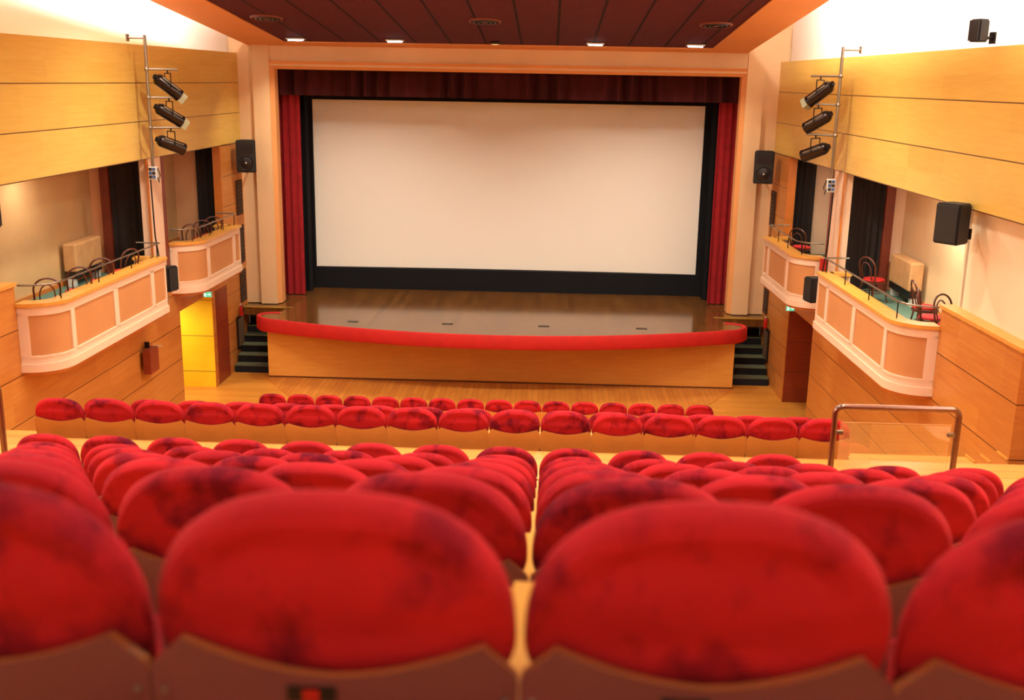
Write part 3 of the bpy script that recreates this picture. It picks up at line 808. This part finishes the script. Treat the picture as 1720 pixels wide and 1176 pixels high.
# ------------------------------------------------------------------ small wall things
for s in (-1, 1):
    y = 21.6
    t = thing('exit_sign', 'small green lit exit sign under the far %s balcony' % LR[s], 'exit sign', (WX(s, -.2, y), y, 2.20), 0, 'exit signs'); t.scale = (.55, 1, .6)
    bxo('housing', (-.16, .16, -.03, .03, 0, .2), M['wht'], t)
    bxo('face', (-.15, .15, -.036, -.03, .01, .19), M['exit'], t)
    bm = bm_new()   # running figure, arrow
    box(bm, -.10, -.07, -.042, -.036, .06, .14); box(bm, -.12, -.05, -.042, -.036, .10, .115); box(bm, -.098, -.072, -.042, -.036, .145, .168)
    box(bm, -.11, -.09, -.042, -.036, .03, .07); box(bm, -.075, -.05, -.042, -.036, .03, .07); box(bm, .0, .09, -.042, -.036, .09, .11)
    v = [bm.verts.new(p) for p in ((.08, -.042, .06), (.13, -.042, .10), (.08, -.042, .14))]; bm.faces.new(v)
    obj('pictogram', bm, M['exitw'], t)
    bxo('hanger', (-.01, .01, -.01, .01, .2, .5), M['metal'], t)
    y = 24.12
    t = thing('fire_extinguisher', 'red fire extinguisher on the wood pier beside the %s stage stairs' % LR[s], 'fire extinguisher', (WX(s, -.09, y), y, 1.25), 0, 'fire extinguishers'); t.scale = (.62, .62, .62)
    bm = bm_new(); lathe(bm, [(0, 0), (.07, 0), (.075, .03), (.075, .30), (.05, .37), (.025, .40), (0, .40)], 16); obj('cylinder', bm, M['redpaint'], t, True)
    bxo('valve', (-.03, .03, -.02, .02, .40, .45), M['wht'], t)
    bm = bm_new(); tube(bm, [(.02, -.03, .43), (.09, -.04, .36), (.085, -.05, .16)], .012, 6); obj('hose', bm, M['darkmetal'], t, True)
    t = thing('framed_notice', 'dark framed notice board on the pier wall beside the %s stage stairs' % LR[s], 'notice board', (WX(s, -.02, 24.22), 24.22, .47), 0, 'framed notices by the stairs')
    bxo('frame', (-.02, .02, -.24, .24, 0, .76), M['plate'], t)
    bxo('sheet', ((.02 if s < 0 else -.026), (.026 if s < 0 else -.02), -.20, .20, .05, .71), M['poster'], t)
    for z0, z1, nm in ((3.55, 4.35, 'uppermost'), (2.42, 3.30, 'middle'), (1.5, 2.25, 'lowest')):
        t = thing('wall_grille', '%s dark slatted grille on the wood pier beside the %s end of the stage' % (nm, LR[s]), 'grille', (WX(s, -.012, 24.62), 24.62, z0), 0, 'dark grilles on the stage piers')
        bxo('frame', (-.012, .012, -.22, .22, 0, z1-z0), M['grille'], t)
        bm = bm_new(); n = 9
        for k in range(n): z = .05+(z1-z0-.1)*k/(n-1); box(bm, -.02, .02, -.19, .19, z-.008, z+.008)
        obj('slats', bm, M['darkmetal'], t)
# box lamp on left wall
t = thing('wall_box', 'red-brown box hanging from a bracket on the lower left wall', 'wall box', (WX(-1, -.13, 18.6), 18.6, 1.40)); t.scale = (.8, .8, .8)
bxo('casing', (-.09, .09, -.26, .26, 0, .56), M['boxbrown'], t, .01)
bxo('bracket', (-.12, -.02, -.03, .03, .56, .70), M['darkmetal'], t)
bxo('arm', (-.02, .2, .2, .22, .55, .57), M['wht'], t)
# red box at the far right balcony end
t = tag(bxo('alarm_box', (WX(1, -.14, 19.92), WX(1, -.02, 19.92), 19.86, 19.98, 3.34, 3.56), M['redpaint'], None, .01), 'small red box on the right column between the two balconies', 'alarm box')
# step lights on right wall
for y, z, nm in ((12.9, 2.17, 'farthest'), (12.49, 2.32, 'middle'), (12.07, 2.51, 'nearest')):
    for s in (1,):
        bm = bm_new(); slab(bm, s, -.02, 0, y-.16, y+.12, z-.012, z+.012)
        tag(obj('step_nosing', bm, M['beech']), '%s of three pale step edges against the lower right wood wall' % nm, 'step edge', 'step edges on the right wall')

# ------------------------------------------------------------------ hand rails on the cross aisle
for s, xa_, xb_ in ((1, 2.42, 3.43), (-1, -5.63, -4.62)):
    z0 = FZ[6]; y = 8.5
    lab = 'brown tubular guard rail with glass panel on the cross aisle, right' if s > 0 else 'brown guard rail post at the left picture edge'
    t = thing('guard_rail', lab, 'guard rail', ((xa_+xb_)/2, y, z0), 0, 'guard rails at the vomitories'); hw = (xb_-xa_)/2
    H = 4.13-z0
    bm = bm_new(); tube(bm, rounded([(-hw, 0, 0), (-hw, 0, H), (hw, 0, H), (hw, 0, 0)], .07, 6), .026, 12); obj('tube_frame', bm, M['bronze'], t, True)
    bxo('glass_panel', (-hw+.05, hw-.05, -.005, .005, .25, H-.14), M['glass'], t)
    bxo('panel_edge', (-hw+.05, hw-.05, -.006, .006, H-.14, H-.132), M['beech'], t)
    for x in (-hw+.045, hw-.045):
        for z in (H-.22, .4):
            bm = bm_new(); box(bm, x-.03, x+.03, -.015, .015, z-.015, z+.015); obj('clamp', bm, M['metal'], t)
    for x in (-hw, hw):
        bm = bm_new(); lathe(bm, [(0, .012), (.05, .012), (.055, 0), (0, 0)], 14, (x, 0, 0)); obj('base_flange', bm, M['bronze'], t, True)

# ------------------------------------------------------------------ auditorium seats
def lean(z): return -.16*(z-.40)       # back leans towards the viewer as it rises
def cushion_bm(near):
    bm = bm_new(); N = 56
    zc0, Hh, px_, qz = (.618, .232, .78, .85) if near else (.645, .205, .70, .84); Wd = .2675
    def outline(a):
        c, s_ = math.cos(a), math.sin(a)
        x = Wd*math.copysign(abs(c)**(px_ if s_ > 0 else .35), c)
        if s_ >= 0: z = zc0+Hh*abs(s_)**qz
        else: z = zc0-(.10 if near else .12)*abs(s_)**.8
        
        return x, z
    levels = [0, .2, .4, .58, .72, .84, .92, .97, 1.0]
    O = [outline(2*PI*k/N) for k in range(N)]
    def surf(side):
        rs = []
        for t in levels:
            ring = []
            for k in range(N):
                x0, z0 = O[k]; x = x0*t; z = zc0+(z0-zc0)*t
                th = .046*(1-t**5)**.5 if t < 1 else 0
                y = side*th*(1 if (side > 0 or z > .68) else max(.6, 1-(.69-z)/.07*.4))
                if side < 0:
                    ztop = zc0+Hh*(max(0, 1-(abs(x)/Wd)**3.0))**.6
                    dd = ztop-z
                    y -= .020*math.exp(-((dd-.032)/.026)**2)*(1 if t < 1 else 0)
                    y += .022*math.exp(-((dd-.082)/.014)**2)*max(0, 1-(abs(x)/.19)**4)
                ring.append((x, y+lean(z), z))
            rs.append(ring)
        return rs
    # finer fill: build by column strips instead of rings for the faces
    allr = {}
    for side in (-1, 1):
        rs = surf(side); vr = []
        for li, ring in enumerate(rs):
            if li == 0: c = bm.verts.new(ring[0]); vr.append([c]*N)
            elif li == len(rs)-1 and side == 1: vr.append(allr['edge'])
            else:
                vv = [bm.verts.new(p) for p in ring]; vr.append(vv)
                if li == len(rs)-1: allr['edge'] = vv
        for A, B in zip(vr, vr[1:]):
            for k in range(N):
                q4 = []
                for x in (A[k], A[(k+1) % N], B[(k+1) % N], B[k]):
                    if x not in q4: q4.append(x)
                bm.faces.new(q4)
    return bm
def shell_bm(near):
    bm = bm_new()
    zc_, zp, xp, ze = (.566, .622, .216, .575) if near else (.596, .640, .236, .60)
    prof = [(-.266, ze-.015), (-.262, ze), (-xp, zp)]
    for i in range(1, 12):
        u = -1+2*i/12; prof.append((xp*u, zc_+(zp-zc_)*abs(u)**1.7))
    prof += [(xp, zp), (.262, ze), (.266, ze-.015)]
    def half(z): return .269 if z > .45 else .269-.05*((.45-z)/.25)**1.5
    n = len(prof); rows = []
    for j in range(9):
        t = j/8
        row = []
        for x, zt in prof:
            z = zt*(1-t)+.20*t
            xx = x*half(z)/.266
            yb = -.062+.012*(abs(xx)/.266)**2.2
            row.append((xx, yb+lean(z), z))
        rows.append(row)
    F = [[bm.verts.new(p) for p in r_] for r_ in rows]
    B = [[bm.verts.new((x, y+.022, z-.004*(j == 0))) for x, y, z in r_] for j, r_ in enumerate(rows)]
    for G in (F, B):
        for j in range(8):
            for i in range(n-1): bm.faces.new((G[j][i], G[j][i+1], G[j+1][i+1], G[j+1][i]))
    for j in range(8):
        bm.faces.new((F[j][0], F[j+1][0], B[j+1][0], B[j][0])); bm.faces.new((F[j][-1], F[j+1][-1], B[j+1][-1], B[j][-1]))
    for i in range(n-1):
        f = bm.faces.new((F[0][i], F[0][i+1], B[0][i+1], B[0][i])); f.material_index = 1
        bm.faces.new((F[8][i], F[8][i+1], B[8][i+1], B[8][i]))
    return bm
def make_seat(shellmat, plate):
    t = thing('auditorium_seat', '', 'seat')
    cb = obj('backrest', cushion_bm(plate), M['velvet'], t, True); cb['label'] = 'red velvet backrest cushion'
    m = cb.modifiers.new('s', 'SUBSURF'); m.levels = 1; m.render_levels = 1
    sh = obj('back_shell', shell_bm(plate), [shellmat, M['shell_rim']], t, True)
    bm = bm_new(); box(bm, -.22, .22, .045, .14, .26, .58)
    bmesh.ops.bevel(bm, geom=bm.edges[:], offset=.03, segments=3, affect='EDGES'); obj('seat_cushion', bm, M['velvet'], t, True)
    arm(t, .27)
    bm = bm_new(); box(bm, .255, .285, -.02, .32, .0, .40); obj('pedestal', bm, M['darkmetal'], t)
    if plate:
        p = bxo('number_plate', (-.065, .005, -.069+lean(.54), -.056+lean(.54), .528, .550), M['plate'], t); p['label'] = 'small black number plate'
        bxo('number_panel', (-.042, -.018, -.0715+lean(.54), -.062+lean(.54), .530, .548), M['redpaint'], p)
        for x in (-.25, .25):
            bm = bm_new(); bmesh.ops.create_uvsphere(bm, u_segments=8, v_segments=5, radius=.005); bmesh.ops.translate(bm, vec=(x, -.056+lean(.53), .53), verts=bm.verts[:]); obj('screw', bm, M['metal'], t, True)
    return t
def arm(t, x):
    bm = bm_new(); box(bm, x-.034, x+.034, .00, .44, .41, .47)
    bmesh.ops.bevel(bm, geom=bm.edges[:], offset=.012, segments=2, affect='EDGES')
    box(bm, x-.012, x+.012, .02, .40, .0, .45)
    return obj('armrest', bm, M['beech'], t)
near0 = make_seat(M['shell_near'], True); far0 = make_seat(M['shell_far'], False)
index(near0); index(far0)
first = {near0.name: True, far0.name: True}
ORD = ['first', 'second', 'third', 'fourth', 'fifth', 'sixth', 'seventh', 'eighth', 'ninth', 'tenth', 'eleventh', 'twelfth', 'thirteenth', 'fourteenth', 'fifteenth', 'sixteenth']
GX = -.025
def place(proto, col, y, z, lab, group, endleft):
    c = proto if first[proto.name] else copy_tree(proto)
    if first[proto.name]: first[proto.name] = False
    c.location = (GX+(col+.5)*P, y, z); c['label'] = lab; c['group'] = group
    if endleft:
        a = [k for k in bpy.data.objects if k.parent == c and k.name.startswith('armrest')][0]
        b = a.copy(); COL.objects.link(b); b.parent = c; b.location = (-.54, 0, 0)
vis = {0: (-2, 1), 1: (-3, 2), 2: (-4, 3), 3: (-5, 4), 4: (-6, 5), 5: (-7, 5), 6: (-8, 3)}
RN = ['row nearest the viewer', 'second row from the viewer', 'third row from the viewer', 'fourth row from the viewer', 'fifth row from the viewer', 'sixth row from the viewer', 'last row before cross aisle']
for k in range(7):
    lo, hi = vis[k]
    for c in range(lo, hi+1):
        if c < 0: n, sd = -c, 'left'
        else: n, sd = c+1, 'right'
        place(near0, c, ROWS[k]+.10, FZ[k], 'red velvet seat, %s %s of the central gap, %s' % (ORD[n-1], sd, RN[k]), 'red seats of the upper block', k == 6 and c == lo)
for y, z, nm in ((YA, FA, 'first row beyond the cross aisle'), (YB, FB, 'second row beyond the cross aisle'), (YF, 0, 'foremost row nearest the stage')):
    for c in range(-10, 6):
        lab = 'red velvet seat with beech shell, %s from the left, %s' % (ORD[c+10], nm)
        place(far0, c, y, z, lab, 'red seats of the lower block', c == -10)
